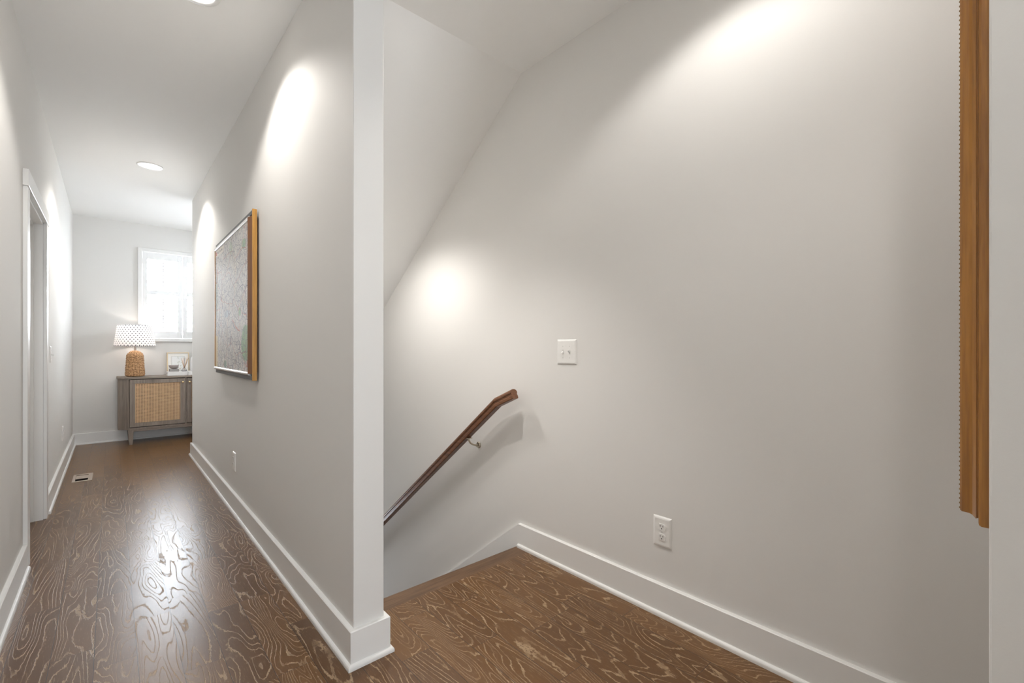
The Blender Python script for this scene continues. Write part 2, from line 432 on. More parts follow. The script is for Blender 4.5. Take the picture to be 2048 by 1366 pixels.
ce = MB()
ce.box(XL-0.12, (XP+XP2)/2, YB-0.12, YF+0.15, H, H+0.15)
ce.box((XP+XP2)/2, XR+0.12, YB-0.12, YC, H, H+0.15)
ce.box((XP+XP2)/2, XR+0.12, YPE-0.134, YF+0.15, H, H+0.15)
struct('ceiling', ce, M['ceiling'])
ys1 = YPE-0.134
sl = MB().prism([(YC, H), (ys1, H-SLOPE*(ys1-YC)), (ys1, H-SLOPE*(ys1-YC)+0.2), (YC, H+0.15)], 'x', XP2, XR)
struct('ceiling_slope', sl, M['ceiling'])

DY0, DY1, DZ = 3.500, 4.360, 1.995                       # door opening in the left wall
wl = MB()
wl.box(XL-0.12, XL, YB-0.12, DY0, 0, H); wl.box(XL-0.12, XL, DY1, YF+0.15, 0, H); wl.box(XL-0.12, XL, DY0, DY1, DZ, H)
wl.box(XL-0.16, XL-0.121, DY0-0.1, DY1+0.1, -0.2, DZ+0.1)  # added board behind the door, keeps sky light from leaking round the leaf
struct('wall_left', wl, M['wall'])
WX0, WX1, WZ0, WZ1 = 0.300, 1.135, 1.282, 2.390           # window opening in the far wall
wf = MB()
wf.box(XL, WX0, YF, YF+0.15, 0, H); wf.box(WX1, XR+0.12, YF, YF+0.15, 0, H)
wf.box(WX0, WX1, YF, YF+0.15, 0, WZ0); wf.box(WX0, WX1, YF, YF+0.15, WZ1, H)
struct('wall_far', wf, M['wall'])
NY0, NY1, NZ0, NZ1 = 6.50, 6.82, 1.95, 2.34               # small unseen window, added round the corner to brighten the nook
wr = MB().box(XR, XR+0.12, -0.12, NY0, -2.75, H); wr.box(XR, XR+0.12, NY1, YF, -2.75, H)
wr.box(XR, XR+0.12, NY0, NY1, -2.75, NZ0); wr.box(XR, XR+0.12, NY0, NY1, NZ1, H)
struct('wall_right', wr, M['wall'])
wp = MB().box(XP, XP2, YP, YPE, -2.75, H, 0.002, 1)
struct('wall_partition', wp, M['wall'])
SX0, SX1, SZ0, SZ1 = 1.05, 1.50, -1.50, -0.95             # unseen window added low in the stairwell to light the slope from below
wk = MB().box(XP2, SX0, YPE-0.134, YPE, -2.75, H); wk.box(SX1, XR, YPE-0.134, YPE, -2.75, H)
wk.box(SX0, SX1, YPE-0.134, YPE, -2.75, SZ0); wk.box(SX0, SX1, YPE-0.134, YPE, SZ1, H)
struct('wall_nook', wk, M['wall'])
wn = MB().box(XN, XR+0.12, -0.12, YNEAR, 0, H, 0.003, 2); wn.box(0.78, XN+0.12, YB, -0.15, 0, H)  # second box is an unseen block added to shade the near wall
struct('wall_near', wn, M['wall'])
BX0, BX1, BZ0, BZ1 = -0.14, 0.38, 1.10, 2.10  # opening of the added window behind the camera
wb = MB(); wb.box(XL, BX0, YB-0.12, YB, 0, H); wb.box(BX1, XN+0.12, YB-0.12, YB, 0, H)
wb.box(BX0, BX1, YB-0.12, YB, 0, BZ0); wb.box(BX0, BX1, YB-0.12, YB, BZ1, H)
struct('wall_back', wb, M['wall'])

# stairs going down beyond the landing
rise = 0.19; run = rise/PITCH; st = MB()
pts = [(YN-0.08, -0.027)]
y = YN
for i in range(13):
    pts.append((y, -0.027 - rise*i if i else -0.027)); pts.append((y, -rise*(i+1))); y += run
pts += [(YPE-0.134, -rise*13), (YPE-0.134, -2.75), (YN-0.08, -2.75)]
st.prism(pts[1:-1] + [(YN, -2.75)], 'x', XP2, XR-0.0)
struct('stairs', st, M['nosing'])
sk = MB().prism([(YN+0.0005, BH), (YN+0.0005, -0.25), (5.2, -0.25-PITCH*(5.2-YN)), (5.2, BH-0.763*(5.2-YN))], 'x', XR-BT+0.0006, XR-0.0005)
struct('trim_2', sk, M['trim'])

# baseboards with their shoe moulding
def base(name, path, side):
    b = MB().sweep(path, [(0, 0), (BT, 0), (BT, BH-0.003), (BT-0.003, BH), (0, BH)], side)
    o = struct(name, b, M['trim'])
    r = ST
    prof = [(BT, 0), (BT+r, 0), (BT+r, 0.008), (BT+r*0.92, 0.0125), (BT+r*0.7, 0.0165), (BT+r*0.38, 0.0188), (BT, 0.0195)]
    MB().sweep(path, prof, side).build('shoe_moulding', M['trim'], o)
    return o
CAS_W, CAS_T = 0.09, 0.018
base('baseboard_left', [(XL, YB), (XL, DY0-CAS_W+0.002)], -1)
base('baseboard_left.001', [(XL, DY1+CAS_W+0.012), (XL, YF), (XR, YF)], -1)
base('baseboard_partition', [(XP2, YN-0.004), (XP2, YP), (XP, YP), (XP, YPE), (XR, YPE)], 1)
base('baseboard_right', [(XR, YNEAR), (XR, YN)], 1)

# door opening on the left: jambs, stop, casing, closed leaf set back in the wall
d1 = MB()
d1.box(XL-0.12, XL, DY0-0.019+0.019, DY0+0.019, 0, DZ); d1.box(XL-0.12, XL, DY1-0.019, DY1, 0, DZ); d1.box(XL-0.12, XL, DY0, DY1, DZ-0.019, DZ)
door = struct('door_1', d1, M['trim'])
s1 = MB()
s1.box(XL-0.075, XL-0.042, DY0+0.019, DY0+0.031, 0, DZ-0.019, 0.002, 1); s1.box(XL-0.075, XL-0.042, DY1-0.031, DY1-0.019, 0, DZ-0.019, 0.002, 1)
s1.box(XL-0.075, XL-0.042, DY0+0.031, DY1-0.031, DZ-0.031, DZ-0.019, 0.002, 1)
s1.build('door_stop', M['trim'], door)
lf = MB().box(XL-0.115, XL-0.078, DY0+0.022, DY1-0.022, 0.012, DZ-0.022)
for (za, zb) in ((0.22, 0.92), (1.06, 1.86)):
    lf.box(XL-0.079, XL-0.074, DY0+0.13, DY1-0.13, za, zb, 0.004, 2)
leaf = lf.build('door_leaf', M['trim'], door)
hd = MB().tube([(XL-0.078, DY0+0.09, 0.95), (XL-0.035, DY0+0.09, 0.95)], 0.010); hd.tube([(XL-0.036, DY0+0.085, 0.95), (XL-0.034, DY0+0.19, 0.95)], 0.008)
hd.tube([(XL-0.079, DY0+0.09, 0.95), (XL-0.070, DY0+0.09, 0.95)], 0.027, 20)
hd.build('handle', M['nickel'], leaf)
c1 = MB()
c1.box(XL, XL+CAS_T, DY0-CAS_W+0.005, DY0+0.005, 0, DZ-0.005, 0.0015, 1); c1.box(XL, XL+CAS_T, DY1-0.005, DY1+CAS_W-0.005, 0, DZ-0.005, 0.0015, 1)
struct('trim_3', c1, M['trim'])
c2 = MB().box(XL, XL+CAS_T+0.005, DY0-CAS_W-0.003, DY1+CAS_W+0.003, DZ-0.005, DZ+0.082, 0.0015, 1)
struct('trim_4', c2, M['trim'])

# window with plantation shutters
w = MB()
fy0 = YF-0.027
w.box(WX0-0.044, WX0-0.004, fy0, YF, WZ0, WZ1+0.05, 0.003, 2); w.box(WX1+0.004, WX1+0.044, fy0, YF, WZ0, WZ1+0.05, 0.003, 2)
w.box(WX0-0.004, WX1+0.004, fy0, YF, WZ1+0.004, WZ1+0.05, 0.003, 2)
win = struct('window_1', w, M['trim'])
MB().box(WX0-0.05, WX1+0.05, YF-0.036, YF+0.02, WZ0-0.042, WZ0, 0.006, 3).build('window_sill', M['trim'], win)
sa = MB(); gy = YF+0.10
sa.box(WX0, WX0+0.045, gy, gy+0.04, WZ0, WZ1); sa.box(WX1-0.045, WX1, gy, gy+0.04, WZ0, WZ1)
sa.box(WX0+0.045, WX1-0.045, gy, gy+0.04, WZ0, WZ0+0.05); sa.box(WX0+0.045, WX1-0.045, gy, gy+0.04, WZ1-0.045, WZ1)
sa.box(WX0+0.045, WX1-0.045, gy, gy+0.04, 1.815, 1.855)
sash = sa.build('sash', M['trim'], win)
MB().box(WX0+0.04, WX1-0.04, gy+0.018, gy+0.022, WZ0+0.04, WZ1-0.04).build('pane', M['glass'], sash)
def shutter(x0, x1, label):
    t = thing('window_shutter', label, 'shutter', (x0, YF-0.014, WZ0+0.003), group='plantation shutters in the far window')
    w_ = x1-x0; h_ = WZ1-WZ0-0.006; sw = 0.050
    zb, zm0, zm1, zt = 0.090, 1.848-WZ0, 1.900-WZ0, h_-0.085
    f = MB()
    f.box(0.002, sw, -0.013, 0.013, 0, h_, 0.002, 1); f.box(w_-sw, w_-0.002, -0.013, 0.013, 0, h_, 0.002, 1)
    f.box(sw, w_-sw, -0.0125, 0.0125, 0, zb); f.box(sw, w_-sw, -0.0125, 0.0125, zt, h_); f.box(sw, w_-sw, -0.0125, 0.0125, zm0, zm1)
    f.build('frame', M['shutter'], t)
    for (za, zc, n) in ((zb, zm0, 6), (zm1, zt, 5)):
        p = (zc-za)/n
        for i in range(n):
            z = za + p*(i+0.5)
            L = MB(); L.prism([(-0.044, -0.001), (-0.03, -0.0045), (0.03, -0.0045), (0.044, 0.001), (0.03, 0.0045), (-0.03, 0.0045)], 'x', sw+0.001, w_-sw-0.001)
            o = L.build('louver', M['shutter'], t); o.location = (0, 0, z); o.rotation_euler = (R(7), 0, 0)
        MB().box(w_/2-0.006, w_/2+0.006, -0.056, -0.046, za+0.03, zc-0.03, 0.002, 1).build('tilt_rod', M['shutter'], t)
    for z in (0.12, h_-0.12):
        MB().box(-0.001, 0.006, -0.0165, -0.0125, z-0.035, z+0.035).build('hinge', M['plastic'], t)
    return t
XM = 0.7166
shutter(WX0, XM-0.001, 'white shutter panel with open louvers, above the table lamp')
shutter(XM+0.001, WX1, 'white shutter panel half hidden behind the hall wall edge, above the framed print')

# unseen window added behind the camera to bring more daylight into the hall
w2 = MB(); w2.box(BX0-0.08, BX0, YB, YB+0.02, BZ0-0.08, BZ1+0.08); w2.box(BX1, BX1+0.08, YB, YB+0.02, BZ0-0.08, BZ1+0.08)
w2.box(BX0, BX1, YB, YB+0.02, BZ1, BZ1+0.08); w2.box(BX0, BX1, YB, YB+0.02, BZ0-0.08, BZ0)
w2.box(BX0, BX1, YB-0.08, YB-0.04, 1.53, 1.57); w2.box(0.10, 0.14, YB-0.08, YB-0.04, BZ0, BZ1)
win2 = struct('window_added_back', w2, M['trim'])
MB().box(BX0, BX1, YB-0.062, YB-0.058, BZ0, BZ1).build('pane', M['glass'], win2)

w3 = MB(); w3.box(XR-0.02, XR, NY0-0.08, NY0, NZ0-0.08, NZ1+0.08); w3.box(XR-0.02, XR, NY1, NY1+0.08, NZ0-0.08, NZ1+0.08)
w3.box(XR-0.02, XR, NY0, NY1, NZ1, NZ1+0.08); w3.box(XR-0.02, XR, NY0, NY1, NZ0-0.08, NZ0); w3.box(XR+0.04, XR+0.08, NY0, NY1, 2.14, 2.16)
win3 = struct('window_added_nook', w3, M['trim'])  # added for its daylight, out of view in the nook
MB().box(XR+0.058, XR+0.062, NY0, NY1, NZ0, NZ1).build('pane', M['glass'], win3)
w4 = MB(); ye = YPE-0.134; w4.box(SX0-0.07, SX0, ye-0.02, ye, SZ0-0.07, SZ1+0.07); w4.box(SX1, SX1+0.07, ye-0.02, ye, SZ0-0.07, SZ1+0.07)
w4.box(SX0, SX1, ye-0.02, ye, SZ1, SZ1+0.07); w4.box(SX0, SX1, ye-0.02, ye, SZ0-0.07, SZ0); w4.box(SX0, SX1, ye+0.04, ye+0.08, -1.24, -1.21)
win4 = struct('window_added_stair', w4, M['trim'])  # added for its daylight, out of view down the stairs
MB().box(SX0, SX1, ye+0.058, ye+0.062, SZ0, SZ1).build('pane', M['glass'], win4)

# daylight comes in through the windows: portals only guide the sampling of the sky
def portal(name, loc, rot, sx, sy):
    l = bpy.data.lights.new(name, 'AREA'); l.shape = 'RECTANGLE'; l.size = sx; l.size_y = sy; l.energy = 1
    l.cycles.is_portal = True
    o = bpy.data.objects.new(name, l); C.objects.link(o); o.location = loc; o.rotation_euler = rot
portal('daylight_far_window', ((WX0+WX1)/2, YF+0.148, (WZ0+WZ1)/2), (R(-90), 0, 0), WX1-WX0, WZ1-WZ0)
portal('daylight_added_back_window', ((BX0+BX1)/2, YB-0.118, (BZ0+BZ1)/2), (R(90), 0, 0), BX1-BX0, BZ1-BZ0)

portal('daylight_added_nook_window', (XR+0.118, (NY0+NY1)/2, (NZ0+NZ1)/2), (R(90), 0, R(90)), NY1-NY0, NZ1-NZ0)
portal('daylight_added_stair_window', ((SX0+SX1)/2, YPE-0.002, (SZ0+SZ1)/2), (R(-90), 0, 0), SX1-SX0, SZ1-SZ0)

# ------------------------------------------------------------------ recessed lights
def downlight(loc, rot, label, watts, cone=132, blend=0.36, first=[None], axis=None, col=WARM, soft=0.045):
    if first[0] is None:
        t = thing('recessed_light', label, 'ceiling light', loc, rot, 'recessed ceiling lights')
        MB().lathe([(0.070, -0.0005), (0.0715, -0.006), (0.090, -0.004), (0.0925, -0.0005), (0.0915, 0.0), (0.070, 0.0)], 48).build('trim_ring', M['trim'], t)
        MB().lathe([(0.0, -0.0035), (0.045, -0.0035), (0.0705, -0.0022), (0.0705, -0.0005), (0.0, -0.0005)], 48).build('lens', M['lens'], t)
        first[0] = t
    else:
        t = dup(first[0], loc, rot, label)
    l = bpy.data.lights.new('downlight_beam', 'SPOT'); l.energy = watts; l.color = col
    l.spot_size = R(cone); l.spot_blend = blend; l.shadow_soft_size = soft
    o = bpy.data.objects.new('downlight_beam', l); C.objects.link(o)
    o.rotation_euler = rot if axis is None else axis
    n = Matrix.Rotation(rot[0], 3, 'X') @ Vector((0, 0, -0.056))
    o.location = Vector(loc) + n
    return t
downlight((0.255, 5.05, H), (0, 0, 0), 'round recessed downlight in the hall ceiling, nearer the window', DOWN*1.1)
downlight((0.285, 2.44, H), (0, 0, 0), 'round recessed downlight cut by the top edge of the picture', DOWN*0.88)
downlight((0.290, -0.12, H), (0, 0, 0), 'recessed downlight in the hall ceiling level with the grey wall corner', DOWN*0.5)
downlight((1.330, 0.66, H), (0, 0, 0), 'recessed downlight over the landing beside the right wall', DOWN*0.5)
downlight((0.98, 1.72, H), (0, 0, 0), 'recessed downlight at the head of the stairs by the partition', DOWN*1.9, 76, 0.7, soft=0.012)
ang = math.atan(SLOPE)
YA = 2.82
downlight((1.18, YA, H-SLOPE*(YA-YC)), (-ang, 0, 0), 'recessed downlight in the sloped ceiling above the stairs', DOWN*1.15, 156, 0.75, soft=0.09, axis=(R(0), 0, 0))

# ------------------------------------------------------------------ switches and outlets
def plate_mesh(w, h):
    b = MB(); t = 0.0065
    pr = [(-w/2, 0), (w/2, 0), (w/2-0.0045, -t*0.8), (w/2-0.010, -t), (-w/2+0.010, -t), (-w/2+0.0045, -t*0.8)]
    m = bmesh.new(); rings = []
    for (ins, d) in ((0, 0), (0.0008, -0.0018), (0.005, -0.0052), (0.010, -0.0065)):
        rings.append([m.verts.new((sx*(w/2-ins), d, sz*(h/2-ins))) for sx, sz in ((-1, -1), (1, -1), (1, 1), (-1, 1))])
    for a, c in zip(rings[:-1], rings[1:]):
        for k in range(4): m.faces.new([a[k], a[(k+1) % 4], c[(k+1) % 4], c[k]])
    m.faces.new(rings[-1]); m.faces.new(rings[0][::-1])
    bmesh.ops.recalc_face_normals(m, faces=m.faces); b._merge(m); return b
def screw(b, x, z, d=-0.0065):
    b.tube([(x, d+0.001, z), (x, d-0.0009, z)], 0.0028, 12)
def outlet(label, loc, rz, w=0.087, h=0.131):
    t = thing('wall_outlet', label, 'outlet', loc, (0, 0, R(rz)), 'duplex wall outlets')
    plate_mesh(w, h).build('plate', M['plastic'], t)
    for sz in (1, -1):
        zc = sz*0.0215; f = MB()
        pts = []
        for k in range(36):
            a = 2*math.pi*k/36; x, z = 0.0185*math.cos(a), 0.0185*math.sin(a)
            pts.append((x, zc + max(-0.0142, min(0.0142, z))))
        f.prism(pts, 'y', -0.0055, -0.0088)
        face = f.build('receptacle', M['plastic'], t)
        s = MB(); s.box(-0.0075, -0.0053, -0.0092, -0.0086, zc+0.0005, zc+0.0085); s.box(0.0053, 0.0075, -0.0092, -0.0086, zc+0.0012, zc+0.0078)
        s.tube([(0, -0.0086, zc-0.0065), (0, -0.0092, zc-0.0065)], 0.0026, 12)
        s.build('slot', M['slot'], face)
    b = MB(); screw(b, 0, 0); b.build('screw', M['screw'], t)
    return t
o1 = outlet('white duplex outlet on the wide right wall above the landing baseboard', (XR, 1.0230, 0.3562), -90)
dup(o1, (XP, 3.704, 0.346), (0, 0, R(-90)), 'white duplex outlet low on the hall wall below the map')
dup(o1, (XL, 5.96, 0.355), (0, 0, R(90)), 'white duplex outlet low on the left wall near the far corner')
def switch(label, loc, rz, w, h, toggles):
    t = thing('light_switch', label, 'switch', loc, (0, 0, R(rz)), 'toggle light switches')
    plate_mesh(w, h).build('plate', M['plastic'], t)
    for (x, up) in toggles:
        g = MB().box(x-0.0052, x+0.0052, -0.0072, -0.006, -0.0122, 0.0122, 0.0006, 1); g.build('toggle_slot', M['screw'], t)
        tg = MB()
        pr = [(-0.004, -0.0065), (0.004, -0.0065), (0.0033, -0.021), (-0.0033, -0.021)]
        m = bmesh.new(); k = 1 if up else -1
        v = [m.verts.new(c) for c in ((x-0.0042, -0.006, -0.005), (x+0.0042, -0.006, -0.005), (x+0.0042, -0.006, 0.005), (x-0.0042, -0.006, 0.005),
             (x-0.0034, -0.0205, k*0.0085-0.0036), (x+0.0034, -0.0205, k*0.0085-0.0036), (x+0.0034, -0.0205, k*0.0085+0.0036), (x-0.0034, -0.0205, k*0.0085+0.0036))]
        for q in ((0, 1, 5, 4), (1, 2, 6, 5), (2, 3, 7, 6), (3, 0, 4, 7), (4, 5, 6, 7), (3, 2, 1, 0)): m.faces.new([v[i] for i in q])
        bmesh.ops.recalc_face_normals(m, faces=m.faces); bmesh.ops.bevel(m, geom=list(m.edges), offset=0.0007, segments=2, profile=0.5, affect='EDGES')
        tg._merge(m); tg.build('toggle', M['plastic'], t)
        for z in (0.030, -0.030):
            b = MB(); screw(b, x, z); b.build('screw', M['screw'], t)
    return t
switch('white two-gang toggle switch plate on the right wall above the handrail end', (XR, 1.5687, 1.1288), -90, 0.133, 0.131, ((-0.023, False), (0.023, True)))
switch('white switch plate on the left wall just past the door casing', (XL, 4.80, 1.105), 90, 0.072, 0.124, ((0, False),))

# ------------------------------------------------------------------ handrail on the stair wall
hr = thing('handrail', 'brown wooden handrail running down the stair wall on a metal bracket', 'handrail', (0, 0, 0))
RX = 1.705
prof = []                                                    # moulded section: (x, up)
half = [(0.0, 0.030), (0.012, 0.0285), (0.020, 0.0235), (0.0245, 0.015), (0.0245, 0.008), (0.0205, 0.003), (0.0205, -0.005), (0.0230, -0.010), (0.0230, -0.022), (0.019, -0.0265), (0.0, -0.0265)]
prof = [(-a, b) for a, b in half[:0:-1]] + half[:-1]
prof = half + [(-a, b) for a, b in half[-2:0:-1]]
def rail_sweep(pts, dx0=0.0):
    b = bmesh.new(); P = [Vector(p) for p in pts]; n = len(P); rows = []
    for i in range(n):
        d0 = (P[i]-P[i-1]).normalized() if i > 0 else None; d1 = (P[i+1]-P[i]).normalized() if i < n-1 else None
        def up(d): return Vector((0, -d.z, d.y)) if d.y > 0 else Vector((0, d.z, -d.y))
        us = [up(d) for d in (d0, d1) if d is not None]
        m = us[0] if len(us) == 1 else (us[0]+us[1])/(1+us[0].dot(us[1]))
        rows.append([b.verts.new(P[i] + Vector((a, 0, 0)) + m*c) for a, c in prof])
    k = len(prof)
    for i in range(n-1):
        for j in range(k): b.faces.new([rows[i][j], rows[i][(j+1) % k], rows[i+1][(j+1) % k], rows[i+1][j]])
    b.faces.new(rows[0]); b.faces.new(rows[-1][::-1]); bmesh.ops.recalc_face_normals(b, faces=b.faces)
    mb = MB(); mb._merge(b); return mb
A0 = Vector((RX, 1.898, 0.8895)); A1 = Vector((RX, 2.047, 0.829)); LOW = Vector((RX, 5.0, 0.829-0.752*(5.0-2.047)))
full = [A0, A1, LOW]
low = rail_sweep([A0, A1, LOW])
# split at the bend: upper fitting and long rail share the mitre plane
def half_sweep(pts, keep_first):
    mb = rail_sweep(pts); k = len(prof); bm = mb.bm; bm.verts.ensure_lookup_table()
    kill = range(2*k, 3*k) if keep_first else range(0, k)
    bmesh.ops.delete(bm, geom=[bm.verts[i] for i in kill], context='VERTS')
    es = [e for e in bm.edges if e.is_boundary]; bmesh.ops.contextual_create(bm, geom=es); bmesh.ops.recalc_face_normals(bm, faces=bm.faces)
    return mb
low.bm.free()
half_sweep(full, False).build('rail', M['rail'], hr)
half_sweep(full, True).build('rail_end', M['rail_end'], hr)
def bracket(y0):
    zr = 0.829-0.752*(y0-2.047)
    b = MB(); yb = y0-0.012; zb = zr-0.088
    b.tube([(RX, y0, zr-0.033), (RX+0.002, y0, zr-0.050), (RX+0.012, y0-0.004, zr-0.069), (RX+0.030, y0-0.008, zr-0.081), (RX+0.052, yb, zb), (XR-0.002, yb, zb)], 0.0058, 12)
    b.tube([(XR-0.0005, yb, zb), (XR-0.005, yb, zb), (XR-0.009, yb, zb)], [0.021, 0.021, 0.015], 28)
    b.tube([(RX+0.049, yb, zb), (RX+0.055, yb, zb), (RX+0.061, yb, zb)], [0.006, 0.010, 0.006], 14)
    b.box(RX-0.016, RX+0.016, y0-0.018, y0+0.018, zr-0.038, zr-0.034)
    b.build('bracket', M['nickel'], hr)
bracket(2.335); bracket(3.9)

# ------------------------------------------------------------------ framed map on the hall wall
MY0, MY1, MZ0, MZ1 = 2.985, 4.255, 0.957, 1.968              # outer size; y towards the far end
fm = thing('framed_map', 'wooden framed road map with silver top and bottom rails on the hall wall', 'map', (XP, MY0, MZ0), (0, 0, 0))
LY, LZ = MY1-MY0, MZ1-MZ0                                     # local: x 0 at wall, negative into the hall
sp = 0.012
b = MB().prism([(-sp, 0.010), (-0.037, 0.010), (-0.037, -0.0), (-sp, -0.0)], 'z', 0, LZ, 0.0015)
b.build('wooden_stile', M['golden'], fm)
b = MB().prism([(-sp, LY-0.018), (-0.040, LY-0.018), (-0.040, LY), (-sp, LY)], 'z', 0.028, LZ-0.028, 0.0015)
b.build('wooden_stile', M['golden'], fm)
MB().prism([(-sp, 0.010), (-0.036, 0.010), (-0.049, 0.066), (-sp, 0.066)], 'z', 0.040, LZ-0.040).build('inner_stile', M['inner_brown'], fm)
MB().prism([(-sp, LY-0.030), (-0.036, LY-0.030), (-0.036, LY-0.018), (-sp, LY-0.018)], 'z', 0.034, LZ-0.034).build('inner_stile', M['inner_brown'], fm)
for (z0, z1, zs) in ((0.003, 0.026, 0.038), (LZ-0.026, LZ-0.003, LZ-0.038)):
    MB().box(-0.034, -sp, 0.010, LY-0.018, z0, z1, 0.001, 1).build('back_rail', M['gunmetal'], fm)
    s = MB(); pts = []
    for k in range(9):
        a = math.pi*k/8; pts.append((-0.036-0.010*math.sin(a), zs-0.010*math.cos(a)))
    s.prism([(-sp-0.012, zs-0.010)] + pts + [(-sp-0.012, zs+0.010)], 'y', 0.075, LY-0.012)
    s.build('silver_rail', M['silver'], fm)
MB().box(-0.037, -0.034, 0.067, LY-0.028, 0.034, LZ-0.034).build('map_sheet', M['map'], fm)
MB().box(-0.030, 0.0, 0.05, LY-0.05, 0.05, LZ-0.05).build('backing', M['inner_brown'], fm)

# ------------------------------------------------------------------ big frame seen edge-on at the right
FX, FD = XN+0.012, 0.0335
nf = thing('picture_frame', 'large honey-brown wooden frame seen edge-on beside the grey wall corner', 'picture frame', (FX, YNEAR, 0.868), (0, 0, 0))
FH, FW = 1.45, 0.62
# cross-section of the moulding: (outward, forward); outward is 0 at the deepest part next to the wall
sec = [(0.0, 0.0), (0.0, 0.0085), (0.0015, 0.0110), (0.004, 0.0118), (0.0100, 0.0122), (0.0100, 0.0140), (0.0085, 0.0145), (0.0105, 0.0165), (0.0130, 0.0190), (0.0145, 0.0225), (0.0150, 0.0310), (0.0165, 0.0330), (0.020, FD), (0.042, FD), (0.042, 0.0)]
def frame_sweep(secv, w, h):
    b = bmesh.new(); rows = []
    for (cx, cz, sx, sz) in ((0, 0, 1, 1), (w, 0, -1, 1), (w, h, -1, -1), (0, h, 1, -1)):
        rows.append([b.verts.new((cx+sx*o, f, cz+sz*o)) for o, f in secv])
    k = len(secv)
    for i in range(4):
        A, B = rows[i], rows[(i+1) % 4]
        for j in range(k): b.faces.new([A[j], A[(j+1) % k], B[(j+1) % k], B[j]])
    bmesh.ops.recalc_face_normals(b, faces=b.faces); m = MB(); m._merge(b); return m
frame_sweep(sec, FW, FH).build('moulding', M['honey'], nf)
n = 190
for xx in (0.0185, FW-0.0185):
    bd = MB()
    for i in range(n):
        z = 0.020 + (FH-0.040)*i/(n-1)
        m = bmesh.new(); bmesh.ops.create_icosphere(m, subdivisions=1, radius=0.0021, matrix=Matrix.Translation((xx, FD-0.0008, z))); bd._merge(m)
    bd.build('beading', M['gilt'], nf)
MB().box(0.040, FW-0.040, 0.004, 0.012, 0.040, FH-0.040).build('picture', M['mat'], nf)

# ------------------------------------------------------------------ floor register
vt = thing('floor_register', 'small beige metal floor register set in the hall floor', 'vent', (VX0, VY0, 0))
vw, vl = VX1-VX0, VY1-VY0
f = MB(); e = 0.0045
f.box(-0.016, vw+0.026, -0.028, 0.004, 0.0, e, 0.0012, 1); f.box(-0.016, vw+0.026, vl-0.004, vl+0.025, 0.0, e, 0.0012, 1)
f.box(-0.016, 0.003, 0.004, vl-0.004, 0.0, e, 0.0012, 1); f.box(vw-0.003, vw+0.026, 0.004, vl-0.004, 0.0, e, 0.0012, 1)
f.build('frame', M['vent'], vt)
MB().prism([(vl*0.46, -0.002), (vl-0.004, -0.002), (vl-0.004, -0.005), (vl*0.46, -0.005)], 'x', 0.0035, vw-0.0035).build('damper', M['vent'], vt)
pit = MB(); pit.box(0.001, vw-0.001, 0.001, vl-0.001, -0.09, -0.085); pit.box(0.001, 0.003, 0.001, vl-0.001, -0.085, -0.001); pit.box(vw-0.003, vw-0.001, 0.001, vl-0.001, -0.085, -0.001)
pit.box(0.003, vw-0.003, 0.001, 0.003, -0.085, -0.001); pit.box(0.003, vw-0.003, vl-0.003, vl-0.001, -0.085, -0.001)
pit.build('duct_box', M['vent_in'], vt)

# ------------------------------------------------------------------ cane sideboard under the window
CX0, CX1, CY0, CY1, CT = 0.156, 1.268, 7.033, 7.440, 0.806
cb = thing('sideboard', 'grey-washed wooden sideboard with woven cane doors under the window', 'sideboard', (0, 0, 0))
ch = 0.100                                                    # canted corners
def plan(ins, y1=CY1):
    return [(CX0+ins*0.4, CY0+ins), (CX1-ins*0.4, CY0+ins), (CX1+ch-ins, CY0+ch+ins*0.4), (CX1+ch-ins, y1), (CX0-ch+ins, y1), (CX0-ch+ins, CY0+ch+ins*0.4)]
ZB = 0.178
MB().prism(plan(-0.006), 'z', CT-0.022, CT, 0.002).build('top', M['greywood_h'], cb)
body = MB()
pf = plan(0.006); q = [(p[0], p[1]) for p in pf]
# carcass: bottom, back, canted sides, centre post, top rail - open behind the doors
body.prism(plan(0.004), 'z', ZB, ZB+0.022)
body.box(CX0-ch+0.004, CX1+ch-0.004, CY1-0.012, CY1, ZB+0.022, CT-0.022)
def slab(p, q_, t=0.018):
    d = (Vector(q_)-Vector(p)).normalized(); nrm = Vector((-d.y, d.x))*t
    body.prism([tuple(p), tuple(q_), tuple(Vector(q_)+nrm), tuple(Vector(p)+nrm)], 'z', ZB+0.022, CT-0.022)
slab(pf[5], pf[0]); slab(pf[1], pf[2]); slab(pf[2], (pf[3][0], CY1-0.012)); slab((pf[4][0], CY1-0.012), pf[5])
body.box(0.7055, 0.7205, CY0+0.004, CY0+0.022, ZB+0.022, CT-0.022)
body.build('body', M['greywood'], cb)
MB().box(CX0+0.03, CX1-0.03, CY0+0.20, CY0+0.21, ZB+0.03, CT-0.03).build('interior_shade_sheet', M['black'], cb)  # black sheet standing in for the shade behind the cane
ap = MB(); ap.box(CX0+0.03, CX1-0.03, CY0+0.012, CY0+0.030, ZB-0.024, ZB, 0.001, 1); ap.box(CX0+0.03, CX1-0.03, CY1-0.03, CY1-0.012, ZB-0.024, ZB)
ap.build('apron', M['greywood_h'], cb)
